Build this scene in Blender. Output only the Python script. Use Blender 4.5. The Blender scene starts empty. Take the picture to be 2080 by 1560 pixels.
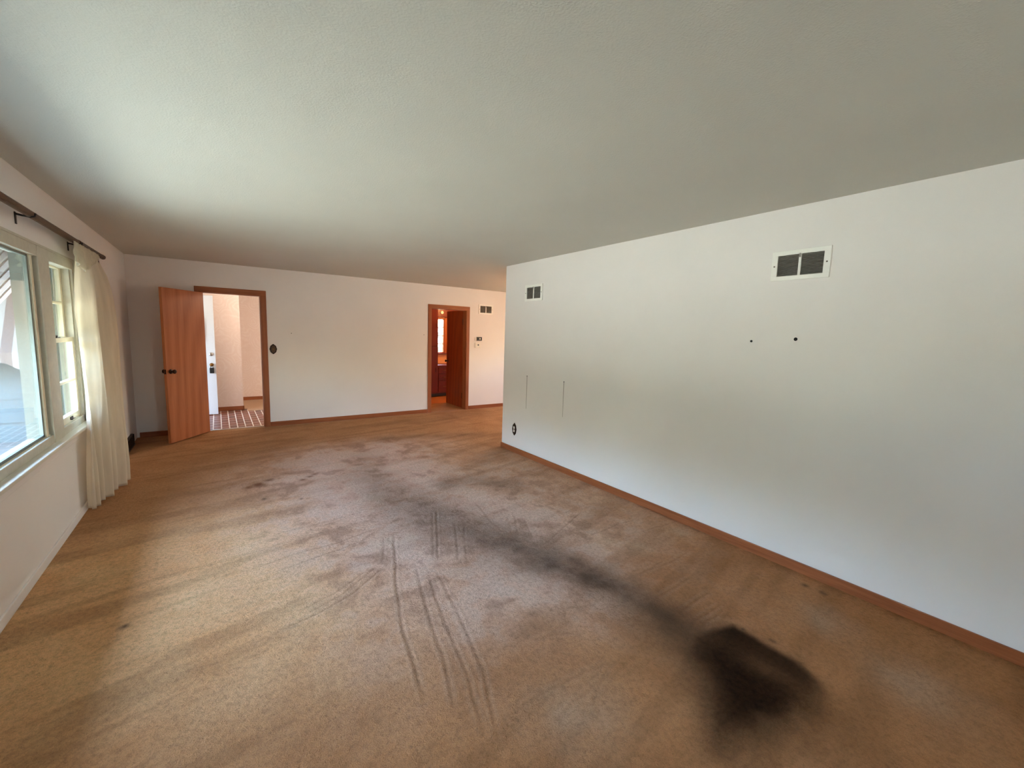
import bpy, bmesh, math, random
import numpy as np
from mathutils import Vector, Matrix
random.seed(7); rng = np.random.default_rng(7)
S = bpy.context.scene
COL = S.collection
PI = math.pi

# ------------------------------------------------------------------ camera
F_PX, YAW, PITCH, ROLL, CAM_H = 852.5, 0.61299, 0.11522, -0.02978, 1.5371
cam = bpy.data.cameras.new('camera'); cam.sensor_width = 36.0; cam.lens = F_PX / 2080 * 36.0
cam.clip_start = 0.05; cam.clip_end = 300
cam_o = bpy.data.objects.new('camera', cam); COL.objects.link(cam_o)
def cam_axes():
    cy, sy, cp, sp = math.cos(YAW), math.sin(YAW), math.cos(PITCH), math.sin(PITCH)
    f = Vector((sy*cp, cy*cp, -sp)); r0 = Vector((cy, -sy, 0)); d0 = f.cross(r0)
    cr, sr = math.cos(ROLL), math.sin(ROLL)
    return cr*r0 + sr*d0, -(-sr*r0 + cr*d0), -f
rx, up, bk = cam_axes()
cam_o.matrix_world = Matrix(((rx.x, up.x, bk.x, 0), (rx.y, up.y, bk.y, 0), (rx.z, up.z, bk.z, CAM_H), (0, 0, 0, 1)))
S.camera = cam_o

# ------------------------------------------------------------------ view, sky, sun, lamps
S.view_settings.view_transform = 'Standard'; S.view_settings.look = 'None'
S.view_settings.gamma = 1.0; S.view_settings.use_curve_mapping = False
S.view_settings.exposure = 2.42
S.cycles.use_denoising = True
S.cycles.max_bounces = 14; S.cycles.diffuse_bounces = 9; S.cycles.glossy_bounces = 4
S.cycles.transparent_max_bounces = 12; S.cycles.transmission_bounces = 8
S.cycles.sample_clamp_indirect = 6.0
S.cycles.caustics_reflective = False; S.cycles.caustics_refractive = False

SKY_STRENGTH, SUN_STRENGTH = 2.6, 19.5
W = bpy.data.worlds.new('sky'); S.world = W; W.use_nodes = True
wt = W.node_tree; bg = wt.nodes['Background']
sky = wt.nodes.new('ShaderNodeTexSky'); sky.sky_type = 'NISHITA'; sky.sun_disc = False
sky.sun_elevation = math.radians(62); sky.sun_rotation = math.radians(90); sky.air_density = 1.3; sky.dust_density = 2.5
haze = wt.nodes.new('ShaderNodeMix'); haze.data_type = 'RGBA'; haze.inputs[0].default_value = 0.45
haze.inputs[7].default_value = (0.60, 0.65, 0.74, 1)
wt.links.new(sky.outputs[0], haze.inputs[6]); wt.links.new(haze.outputs[2], bg.inputs['Color'])
bg.inputs['Strength'].default_value = SKY_STRENGTH

def lamp(name, kind, loc, energy, color=(1, 1, 1), **kw):
    l = bpy.data.lights.new(name, kind); l.energy = energy; l.color = color
    for k, v in kw.items(): setattr(l, k, v)
    o = bpy.data.objects.new(name, l); COL.objects.link(o); o.location = loc
    return o
sun = lamp('sun', 'SUN', (0, 0, 30), SUN_STRENGTH, (0.98, 0.98, 1.0), angle=math.radians(0.6))
sun.rotation_euler = Vector((0.36, 0.12, 0.92)).to_track_quat('Z', 'Y').to_euler()
def portal(name, loc, direction, sx, sy):
    o = lamp(name, 'AREA', loc, 1.0, shape='RECTANGLE', size=sx, size_y=sy)
    o.data.cycles.is_portal = True
    o.rotation_euler = Vector(direction).to_track_quat('-Z', 'Z').to_euler()
portal('sky_portal', (-1.2, 2.85, 1.37), (1, 0, 0), 4.6, 1.5)
portal('sky_portal', (-1.2, 8.46, 1.05), (1, 0, 0), 0.95, 2.1)
portal('sky_portal', (6.85, 5.65, 1.45), (-1, 0, 0), 0.95, 1.1)
portal('sky_portal', (1.65, -1.7, 1.6), (0, 1, 0), 0.55, 0.75)
portal('sky_portal', (4.75, 10.2, 1.5), (0, -1, 0), 1.0, 1.1)
lamp('foyer_lamp', 'POINT', (0.95, 8.35, 2.2), 6.5, (1.0, 0.82, 0.64), shadow_soft_size=0.12)
lamp('dining_lamp', 'POINT', (4.9, 5.7, 2.0), 6.0, (1.0, 0.52, 0.22), shadow_soft_size=0.12)
lamp('kitchen_lamp', 'POINT', (4.95, 9.0, 2.2), 9.0, (1.0, 0.50, 0.18), shadow_soft_size=0.10)

# ------------------------------------------------------------------ helpers
def srgb(r, g, b):
    f = lambda c: (c/255/12.92) if c/255 <= 0.04045 else ((c/255+0.055)/1.055)**2.4
    return (f(r), f(g), f(b), 1.0)

class MB:
    """collects shapes into one bmesh"""
    def __init__(s): s.bm = bmesh.new()
    def box(s, x0, x1, y0, y1, z0, z1, bev=0.0, seg=2):
        r = bmesh.ops.create_cube(s.bm, size=1.0)
        m = Matrix.Translation(((x0+x1)/2, (y0+y1)/2, (z0+z1)/2)) @ Matrix.Diagonal((abs(x1-x0), abs(y1-y0), abs(z1-z0), 1))
        bmesh.ops.transform(s.bm, matrix=m, verts=r['verts'])
        if bev > 0:
            es = list({e for v in r['verts'] for e in v.link_edges})
            bmesh.ops.bevel(s.bm, geom=es, offset=bev, segments=seg, affect='EDGES', profile=0.5)
        return s
    def tube(s, pts, rad, seg=12, caps=True):
        pts = [Vector(p) for p in pts]; rings = []
        rads = rad if isinstance(rad, (list, tuple)) else [rad]*len(pts)
        n0 = None
        for i, p in enumerate(pts):
            t = (pts[min(i+1, len(pts)-1)] - pts[max(i-1, 0)]).normalized()
            if n0 is None:
                n0 = t.orthogonal().normalized()
            n0 = (n0 - t*n0.dot(t)).normalized(); b = t.cross(n0)
            rings.append([s.bm.verts.new(p + rads[i]*(math.cos(2*PI*k/seg)*n0 + math.sin(2*PI*k/seg)*b)) for k in range(seg)])
        for a, c in zip(rings[:-1], rings[1:]):
            for k in range(seg): s.bm.faces.new((a[k], a[(k+1) % seg], c[(k+1) % seg], c[k]))
        if caps:
            s.bm.faces.new(rings[0][::-1]); s.bm.faces.new(rings[-1])
        return s
    def lathe(s, prof, origin, axis, seg=24):
        """prof: list of (radius, distance along axis)"""
        o = Vector(origin); a = Vector(axis).normalized()
        return s.tube([o + a*d for r, d in prof], [max(r, 1e-4) for r, d in prof], seg) if False else s._lathe(prof, o, a, seg)
    def _lathe(s, prof, o, a, seg):
        n = a.orthogonal().normalized(); b = a.cross(n); rings = []
        for r, d in prof:
            rings.append([s.bm.verts.new(o + a*d + max(r, 2e-4)*(math.cos(2*PI*k/seg)*n + math.sin(2*PI*k/seg)*b)) for k in range(seg)])
        for p, q in zip(rings[:-1], rings[1:]):
            for k in range(seg): s.bm.faces.new((p[k], p[(k+1) % seg], q[(k+1) % seg], q[k]))
        s.bm.faces.new(rings[0][::-1]); s.bm.faces.new(rings[-1])
        return s
    def prism(s, pts, d, top_scale=1.0):
        """closed outline pts (3D, coplanar) extruded by vector d; optionally shrinking towards the far face"""
        d = Vector(d); P = [Vector(p) for p in pts]; c = sum(P, Vector())/len(P)
        a = [s.bm.verts.new(p) for p in P]; b = [s.bm.verts.new(c + (p-c)*top_scale + d) for p in P]
        n = len(P)
        s.bm.faces.new(a[::-1]); s.bm.faces.new(b)
        for k in range(n): s.bm.faces.new((a[k], a[(k+1) % n], b[(k+1) % n], b[k]))
        return s

def link(name, mb, mat, parent=None, smooth=False):
    bm = mb.bm if isinstance(mb, MB) else mb
    bmesh.ops.recalc_face_normals(bm, faces=bm.faces)
    me = bpy.data.meshes.new(name); bm.to_mesh(me); bm.free()
    if smooth:
        for p in me.polygons: p.use_smooth = True
    me.materials.append(mat)
    o = bpy.data.objects.new(name, me); COL.objects.link(o)
    if parent is not None: o.parent = parent
    return o
def tag(o, label=None, cat=None, group=None, kind=None):
    for k, v in (('label', label), ('category', cat), ('group', group), ('kind', kind)):
        if v: o[k] = v
    return o
def thing(name, label, cat, loc=(0, 0, 0), rot=0.0, group=None, kind=None):
    o = bpy.data.objects.new(name, None); COL.objects.link(o); o.empty_display_size = 0.1
    o.location = loc; o.rotation_euler = (0, 0, rot)
    return tag(o, label, cat, group, kind)
def struct(name, mb, mat, label, cat, parent=None):
    return tag(link(name, mb, mat, parent), label, cat, kind='structure')
def copy_tree(src, parent=None):
    c = src.copy(); COL.objects.link(c)
    if parent is not None: c.parent = parent
    for ch in list(src.children): copy_tree(ch, c)
    return c

# ------------------------------------------------------------------ materials
def new_mat(name):
    m = bpy.data.materials.new(name); m.use_nodes = True
    nt = m.node_tree; b = nt.nodes['Principled BSDF']
    return m, nt, b
def N(nt, t, **kw):
    n = nt.nodes.new(t)
    for k, v in kw.items():
        if k.startswith('i_'): n.inputs[k[2:].replace('_', ' ')].default_value = v
        else: setattr(n, k, v)
    return n
def coords(nt, scale=(1, 1, 1), rot=(0, 0, 0)):
    tc = N(nt, 'ShaderNodeTexCoord'); mp = N(nt, 'ShaderNodeMapping')
    mp.inputs['Scale'].default_value = scale; mp.inputs['Rotation'].default_value = rot
    nt.links.new(tc.outputs['Object'], mp.inputs['Vector']); return mp.outputs[0]
def noise(nt, vec, scale, detail=4, rough=0.55, dist=0.0):
    n = N(nt, 'ShaderNodeTexNoise'); n.inputs['Scale'].default_value = scale; n.inputs['Detail'].default_value = detail
    n.inputs['Roughness'].default_value = rough; n.inputs['Distortion'].default_value = dist
    nt.links.new(vec, n.inputs['Vector']); return n.outputs['Fac']
def ramp(nt, fac, stops):
    r = N(nt, 'ShaderNodeValToRGB'); el = r.color_ramp.elements
    while len(el) < len(stops): el.new(0.5)
    for e, (p, c) in zip(el, stops): e.position = p; e.color = c
    nt.links.new(fac, r.inputs[0]); return r.outputs[0]
def mixc(nt, fac, a, b, mode='MIX'):
    m = N(nt, 'ShaderNodeMix', data_type='RGBA', blend_type=mode)
    for sock, v in ((m.inputs[0], fac), (m.inputs[6], a), (m.inputs[7], b)):
        if isinstance(v, (int, float)): sock.default_value = v
        elif isinstance(v, tuple): sock.default_value = v
        else: nt.links.new(v, sock)
    return m.outputs[2]
def math_(nt, op, a, b=0.0, clamp=False):
    m = N(nt, 'ShaderNodeMath', operation=op, use_clamp=clamp)
    for sock, v in zip(m.inputs, (a, b)):
        if isinstance(v, (int, float)): sock.default_value = v
        else: nt.links.new(v, sock)
    return m.outputs[0]
def bump(nt, bsdf, h, strength, dist=0.01):
    b = N(nt, 'ShaderNodeBump'); b.inputs['Strength'].default_value = strength; b.inputs['Distance'].default_value = dist
    nt.links.new(h, b.inputs['Height']); nt.links.new(b.outputs[0], bsdf.inputs['Normal'])

def paint(name, c, rough=0.55, tex=180, bs=0.12, mottled=0.04, spec=0.3):
    m, nt, b = new_mat(name); v = coords(nt)
    n = noise(nt, v, 1.7, 5)
    dk = tuple(x*(1-mottled*2) for x in c[:3]) + (1,)
    nt.links.new(ramp(nt, n, [(0.3, dk), (0.65, c)]), b.inputs['Base Color'])
    b.inputs['Roughness'].default_value = rough; b.inputs['Specular IOR Level'].default_value = spec
    bump(nt, b, noise(nt, v, tex, 3), bs, 0.004)
    return m
def plain(name, c, rough=0.5, metal=0.0, var=0.12, scale=40, spec=0.5):
    m, nt, b = new_mat(name); v = coords(nt); n = noise(nt, v, scale, 4)
    nt.links.new(ramp(nt, n, [(0.3, tuple(x*(1-var) for x in c[:3])+(1,)), (0.7, c)]), b.inputs['Base Color'])
    b.inputs['Roughness'].default_value = rough; b.inputs['Metallic'].default_value = metal
    b.inputs['Specular IOR Level'].default_value = spec
    return m
def wood(name, light, dark, axis='Z', rough=0.42, ring=1.0, flame=False):
    m, nt, b = new_mat(name)
    sc = {'X': (1.2, 26, 26), 'Y': (26, 1.2, 26), 'Z': (26, 26, 1.2)}[axis]
    v = coords(nt, sc); g = noise(nt, v, 1.0, 7, 0.62, 0.6)
    v2 = coords(nt, tuple(x*4 for x in sc)); g2 = noise(nt, v2, 1.5, 4, 0.6)
    f = math_(nt, 'ADD', math_(nt, 'MULTIPLY', g, 0.7), math_(nt, 'MULTIPLY', g2, 0.3))
    if flame:   # cathedral figure of a rotary-cut veneer
        v3 = coords(nt, {'X': (.35, 2, 2), 'Y': (2, .35, 2), 'Z': (2, 2, .35)}[axis])
        w = N(nt, 'ShaderNodeTexWave', wave_type='RINGS', rings_direction='SPHERICAL')
        w.inputs['Scale'].default_value = 1.1; w.inputs['Distortion'].default_value = 6.5; w.inputs['Detail'].default_value = 3
        w.inputs['Detail Scale'].default_value = 0.8
        nt.links.new(v3, w.inputs['Vector'])
        f = math_(nt, 'ADD', math_(nt, 'MULTIPLY', f, 0.78), math_(nt, 'MULTIPLY', w.outputs['Fac'], 0.22))
    nt.links.new(ramp(nt, f, [(0.28, dark), (0.72, light)]), b.inputs['Base Color'])
    b.inputs['Roughness'].default_value = rough; b.inputs['Specular IOR Level'].default_value = 0.35
    bump(nt, b, f, 0.08, 0.002)
    return m

M_wall = paint('wall paint', srgb(239, 235, 233), 0.5, 190, 0.10, 0.015)
M_ceil = paint('sprayed ceiling', srgb(206, 205, 197), 0.85, 130, 0.42, 0.015, 0.1)
M_white = plain('white paint', srgb(232, 230, 220), 0.4, var=0.04)
M_frame = plain('aged cream window paint', srgb(206, 202, 186), 0.45, var=0.10, scale=25)
M_sash = plain('cream sash paint', srgb(235, 226, 200), 0.4, var=0.06, scale=25)
M_outer = plain('grey-white exterior trim', srgb(112, 117, 110), 0.6, var=0.08, scale=8)
M_gasket = plain('grey glazing strip', srgb(120, 128, 122), 0.5)
M_trim = {a: wood('stained trim '+a, srgb(176, 106, 66), srgb(126, 66, 36), a) for a in 'XYZ'}
M_door = wood('veneer door', srgb(196, 122, 78), srgb(164, 92, 54), 'Z', 0.45, flame=True)
M_door_dark = wood('dark door', srgb(150, 66, 24), srgb(112, 42, 14), 'Z', 0.4, flame=True)
M_cab = wood('red cabinet wood', srgb(120, 34, 14), srgb(78, 16, 8), 'Z', 0.35)
M_cabx = wood('red cabinet wood level', srgb(120, 34, 14), srgb(78, 16, 8), 'X', 0.35)
M_kwood = wood('orange casing wood', srgb(190, 110, 55), srgb(140, 75, 34), 'Z', 0.4)
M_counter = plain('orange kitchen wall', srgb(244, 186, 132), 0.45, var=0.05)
M_brass = plain('aged brass', srgb(136, 94, 50), 0.3, 1.0, 0.1)
M_bronze = plain('dark bronze', srgb(52, 32, 20), 0.38, 0.6, 0.2)
M_rod = plain('brown rod', srgb(88, 58, 34), 0.42, 0.25, 0.25, 30)
M_dark = plain('black plastic', srgb(22, 20, 19), 0.4)
M_chrome = plain('satin nickel', srgb(200, 195, 190), 0.25, 1.0, 0.06)
M_frontdoor = plain('white front door', srgb(206, 206, 210), 0.35, var=0.02)
M_foyer = None
M_ventw = plain('white enamel', srgb(248, 247, 242), 0.4, var=0.03)
M_slat = plain('dusty grey slats', srgb(166, 162, 154), 0.6, 0.2, 0.3, 60)
M_duct = plain('dark duct', srgb(38, 36, 34), 0.8)
M_white_pl = plain('white plastic', srgb(240, 236, 228), 0.35, var=0.03)
M_mark = plain('scuff', srgb(124, 114, 102), 0.8)
M_hole = plain('dark hole', srgb(18, 15, 13), 0.9)

def make_foyer():
    m, nt, b = new_mat('swirled plaster'); v = coords(nt)
    vo = N(nt, 'ShaderNodeTexVoronoi'); vo.inputs['Scale'].default_value = 3.5
    nt.links.new(v, vo.inputs['Vector'])
    tcv = coords(nt); dn = N(nt, 'ShaderNodeTexNoise'); dn.inputs['Scale'].default_value = 2.5; dn.inputs['Detail'].default_value = 3
    nt.links.new(tcv, dn.inputs['Vector'])
    mv = N(nt, 'ShaderNodeVectorMath', operation='MULTIPLY_ADD'); nt.links.new(dn.outputs['Color'], mv.inputs[0])
    mv.inputs[1].default_value = (0.35, 0.35, 0.35); nt.links.new(tcv, mv.inputs[2]); nt.links.new(mv.outputs[0], vo.inputs['Vector'])
    s = math_(nt, 'SINE', math_(nt, 'MULTIPLY', vo.outputs['Distance'], 42.0))
    s = math_(nt, 'POWER', math_(nt, 'MULTIPLY', math_(nt, 'ADD', s, 1.0), 0.5), 2.0)
    h = math_(nt, 'MULTIPLY', s, math_(nt, 'SUBTRACT', noise(nt, v, 5, 5), 0.28, True))
    nt.links.new(ramp(nt, h, [(0.0, srgb(240, 219, 208)), (0.45, srgb(247, 230, 221))]), b.inputs['Base Color'])
    b.inputs['Roughness'].default_value = 0.6
    bump(nt, b, h, 0.18, 0.006); return m
M_foyer = make_foyer()

def make_glass():
    m = bpy.data.materials.new('window glass'); m.use_nodes = True; nt = m.node_tree
    for n in list(nt.nodes): nt.nodes.remove(n)
    out = N(nt, 'ShaderNodeOutputMaterial'); tr = N(nt, 'ShaderNodeBsdfTransparent'); gl = N(nt, 'ShaderNodeBsdfGlossy')
    tr.inputs[0].default_value = (0.93, 0.96, 0.95, 1); gl.inputs['Roughness'].default_value = 0.02
    gl.inputs['Color'].default_value = (0.9, 0.95, 0.95, 1)
    lw = N(nt, 'ShaderNodeLayerWeight'); lw.inputs['Blend'].default_value = 0.5
    fr = math_(nt, 'ADD', math_(nt, 'MULTIPLY', math_(nt, 'POWER', lw.outputs['Facing'], 5.0), 0.6), 0.03)
    mx = N(nt, 'ShaderNodeMixShader'); nt.links.new(fr, mx.inputs[0])
    nt.links.new(tr.outputs[0], mx.inputs[1]); nt.links.new(gl.outputs[0], mx.inputs[2]); nt.links.new(mx.outputs[0], out.inputs[0])
    return m
M_glass = make_glass()

def make_cloth(name, c, trans=0.5):
    m = bpy.data.materials.new(name); m.use_nodes = True; nt = m.node_tree
    b = nt.nodes['Principled BSDF']; out = nt.nodes['Material Output']
    v = coords(nt, (400, 400, 400)); n = noise(nt, v, 1, 2)
    v2 = coords(nt, (14, 14, 2)); n2 = noise(nt, v2, 1, 4)
    col = ramp(nt, n2, [(0.3, tuple(x*0.88 for x in c[:3])+(1,)), (0.7, c)])
    nt.links.new(col, b.inputs['Base Color']); b.inputs['Roughness'].default_value = 0.9; b.inputs['Specular IOR Level'].default_value = 0.1
    bump(nt, b, n, 0.15, 0.001)
    t = N(nt, 'ShaderNodeBsdfTranslucent'); nt.links.new(col, t.inputs[0])
    mx = N(nt, 'ShaderNodeMixShader'); mx.inputs[0].default_value = trans
    nt.links.new(b.outputs[0], mx.inputs[1]); nt.links.new(t.outputs[0], mx.inputs[2]); nt.links.new(mx.outputs[0], out.inputs['Surface'])
    return m
M_curtain = make_cloth('cream curtain cloth', srgb(250, 243, 230), 0.62)
M_header = make_cloth('stiff heading tape', srgb(236, 228, 208), 0.35)

def make_brick():
    m, nt, b = new_mat('brick pavers'); tc = N(nt, 'ShaderNodeTexCoord'); mp = N(nt, 'ShaderNodeMapping')
    mp.inputs['Rotation'].default_value = (0, 0, PI/2); nt.links.new(tc.outputs['Object'], mp.inputs['Vector'])
    br = N(nt, 'ShaderNodeTexBrick'); br.offset = 0.5
    br.inputs['Scale'].default_value = 1.0; br.inputs['Brick Width'].default_value = 0.212; br.inputs['Row Height'].default_value = 0.104
    br.inputs['Mortar Size'].default_value = 0.0075; br.inputs['Mortar Smooth'].default_value = 0.15; br.inputs['Bias'].default_value = -0.1
    br.inputs['Color1'].default_value = srgb(132, 70, 48); br.inputs['Color2'].default_value = srgb(96, 52, 38); br.inputs['Mortar'].default_value = srgb(238, 230, 222)
    nt.links.new(mp.outputs[0], br.inputs['Vector'])
    n = noise(nt, coords(nt), 14, 5)
    nt.links.new(mixc(nt, 0.2, br.outputs['Color'], ramp(nt, n, [(0.3, srgb(96, 54, 42)), (0.7, srgb(190, 128, 100))]), 'OVERLAY'), b.inputs['Base Color'])
    b.inputs['Roughness'].default_value = 0.35
    bump(nt, b, math_(nt, 'SUBTRACT', 1.0, br.outputs['Fac']), 0.5, 0.004); return m
M_brick = make_brick()

def make_plank():
    m, nt, b = new_mat('orange wood floor'); v = coords(nt, (1, 1, 1))
    br = N(nt, 'ShaderNodeTexBrick'); br.inputs['Scale'].default_value = 1.0; br.inputs['Brick Width'].default_value = 0.9
    br.inputs['Row Height'].default_value = 0.06; br.inputs['Mortar Size'].default_value = 0.0015
    br.inputs['Color1'].default_value = srgb(205, 130, 70); br.inputs['Color2'].default_value = srgb(180, 105, 52); br.inputs['Mortar'].default_value = srgb(90, 45, 20)
    nt.links.new(v, br.inputs['Vector']); nt.links.new(br.outputs['Color'], b.inputs['Base Color'])
    b.inputs['Roughness'].default_value = 0.3; return m
M_plank = make_plank()
M_siding = plain('pale aqua siding', srgb(72, 86, 91), 0.55, var=0.03, scale=3)
M_lawn = plain('lawn', srgb(140, 140, 128), 0.95, var=0.30, scale=6)
M_conc = plain('concrete', srgb(112, 113, 110), 0.85, var=0.10, scale=5)
M_aw_white = plain('white awning metal', srgb(196, 190, 184), 0.5, var=0.05)
M_aw_brown = plain('brown awning metal', srgb(138, 120, 108), 0.5, var=0.08)

M_st_white = plain('dimmed pale awning stripe', srgb(116, 112, 108), 0.6, var=0.08)  # awning colours darkened so strong daylight does not wash them out
M_st_brown = plain('dimmed brown awning stripe', srgb(86, 74, 68), 0.6, var=0.12)
# ------------------------------------------------------------------ room dimensions
XL, XR, YB, YC, H = -0.948, 3.172, 7.494, 4.713, 2.44
WT = 0.12                      # inner wall thickness
XO = -1.05                     # outer face of the window wall
YR = -1.5                      # wall behind the camera
XD = 6.6                       # far dining-room wall
Y0, Y1 = 0.75, 4.96            # window unit
ZS, ZH = 0.70, 2.035
DY0, DY1 = 8.00, 8.915         # front-door opening in the window wall
HALL_Y = 10.45; KIT_Y = 9.98

# ------------------------------------------------------------------ shell
b = MB().box(XO, XL, YR, Y0, 0, H).box(XO, XL, Y1, DY0, 0, H).box(XO, XL, Y0, Y1, 0, ZS).box(XO, XL, Y0, Y1, ZH, H)
b.box(XO, XL, DY1, HALL_Y+WT, 0, H).box(XO, XL, DY0, DY1, 2.07, H)
struct('wall_left', b, M_wall, 'plain cream wall around the big window', 'wall')
struct('wall_right', MB().box(XR, XR+WT, YR, YC, 0, H), M_wall, 'long bare white wall with two upper vents', 'wall')
b = MB().box(XO, -0.165, YB, YB+WT, 0, H).box(0.565, 3.352, YB, YB+WT, 0, H).box(4.112, XD+WT, YB, YB+WT, 0, H)
b.box(-0.165, 0.565, YB, YB+WT, 2.025, H).box(3.352, 4.112, YB, YB+WT, 2.01, H)
struct('wall_back', b, M_wall, 'off-white far wall holding both doorways', 'wall')
struct('wall_rear', MB().box(XO, 1.4, YR-WT, YR, 0, H).box(1.9, XR+WT, YR-WT, YR, 0, H).box(1.4, 1.9, YR-WT, YR, 0, 1.25).box(1.4, 1.9, YR-WT, YR, 1.95, H), M_wall, 'plain wall closing the room at its near end', 'wall')
struct('wall_dining_near', MB().box(XR+WT, XD+WT, YC-WT, YC, 0, H), M_wall, 'wall of the side room behind the white partition', 'wall')
b = MB().box(XD, XD+WT, YC, 5.25, 0, H).box(XD, XD+WT, 6.05, YB, 0, H).box(XD, XD+WT, 5.25, 6.05, 0, 0.95).box(XD, XD+WT, 5.25, 6.05, 1.65, H)
struct('wall_dining_end', b, M_wall, 'window wall of the side room round the corner', 'wall')
struct('ceiling', MB().box(-1.65, XD+0.75, YR-0.6, 11.0, H, H+0.16), M_ceil, 'sprayed white ceiling over the whole room', 'ceiling')
# foyer and hall
NIB_Y, NIB_X = 9.26, 0.357
struct('wall_foyer', MB().box(XL, NIB_X, NIB_Y, NIB_Y+0.14, 0, H), M_foyer, 'swirled peach plaster wall seen through the left doorway', 'wall')
struct('wall_hall', MB().box(XL, 2.6, HALL_Y, HALL_Y+WT, 0, H), M_foyer, 'shaded pink plaster wall deep behind the left doorway', 'wall')
struct('wall_foyer_side', MB().box(2.5, 2.5+WT, YB+WT, HALL_Y, 0, H), M_wall, 'plain wall between the entry and the kitchen', 'wall')
# kitchen
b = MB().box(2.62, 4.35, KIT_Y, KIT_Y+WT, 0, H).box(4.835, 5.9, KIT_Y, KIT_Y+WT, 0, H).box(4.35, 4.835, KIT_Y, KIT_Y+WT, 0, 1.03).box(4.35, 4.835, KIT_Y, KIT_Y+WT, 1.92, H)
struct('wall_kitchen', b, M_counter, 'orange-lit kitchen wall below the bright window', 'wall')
struct('wall_kitchen_side', MB().box(5.78, 5.9, YB+WT, KIT_Y, 0, H), M_wall, 'side wall of the kitchen past the half-open door', 'wall')

# ------------------------------------------------------------------ floors
def seg_dist(P, poly):
    d = np.full(len(P), 1e9); t_at = np.zeros(len(P)); L = 0.0; tot = []
    poly = np.array(poly, float)
    for a, c in zip(poly[:-1], poly[1:]):
        ab = c-a; l = np.hypot(*ab); t = np.clip(((P-a)@ab)/(l*l), 0, 1)
        dd = np.hypot(*(P-(a+t[:, None]*ab)).T); k = dd < d
        d[k] = dd[k]; t_at[k] = (L+t*l)[k]; L += l
    return d, t_at/L
def vnoise(P, scale, seed):
    r = np.random.default_rng(seed); G = r.random((256, 256))
    q = P*scale; i = np.floor(q).astype(int); f = q-i; f = f*f*(3-2*f)
    g = lambda a, c: G[a % 256, c % 256]
    return (g(i[:, 0], i[:, 1])*(1-f[:, 0])+g(i[:, 0]+1, i[:, 1])*f[:, 0])*(1-f[:, 1]) + (g(i[:, 0], i[:, 1]+1)*(1-f[:, 0])+g(i[:, 0]+1, i[:, 1]+1)*f[:, 0])*f[:, 1]
def fbm(P, s, seed): return sum(vnoise(P, s*2**k, seed+k)*0.5**(k+1) for k in range(4))/0.9375
def sstep(a, c, x):
    t = np.clip((x-a)/(c-a), 0, 1); return t*t*(3-2*t)
def poly_sdf(P, poly):
    d, _ = seg_dist(P, list(poly)+[poly[0]]); ins = np.zeros(len(P), bool); n = len(poly)
    for k in range(n):
        (x1, y1), (x2, y2) = poly[k], poly[(k+1) % n]
        if y1 == y2: continue
        c = ((y1 > P[:, 1]) != (y2 > P[:, 1])) & (P[:, 0] < (x2-x1)*(P[:, 1]-y1)/(y2-y1)+x1); ins ^= c
    return np.where(ins, d, -d)

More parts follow.
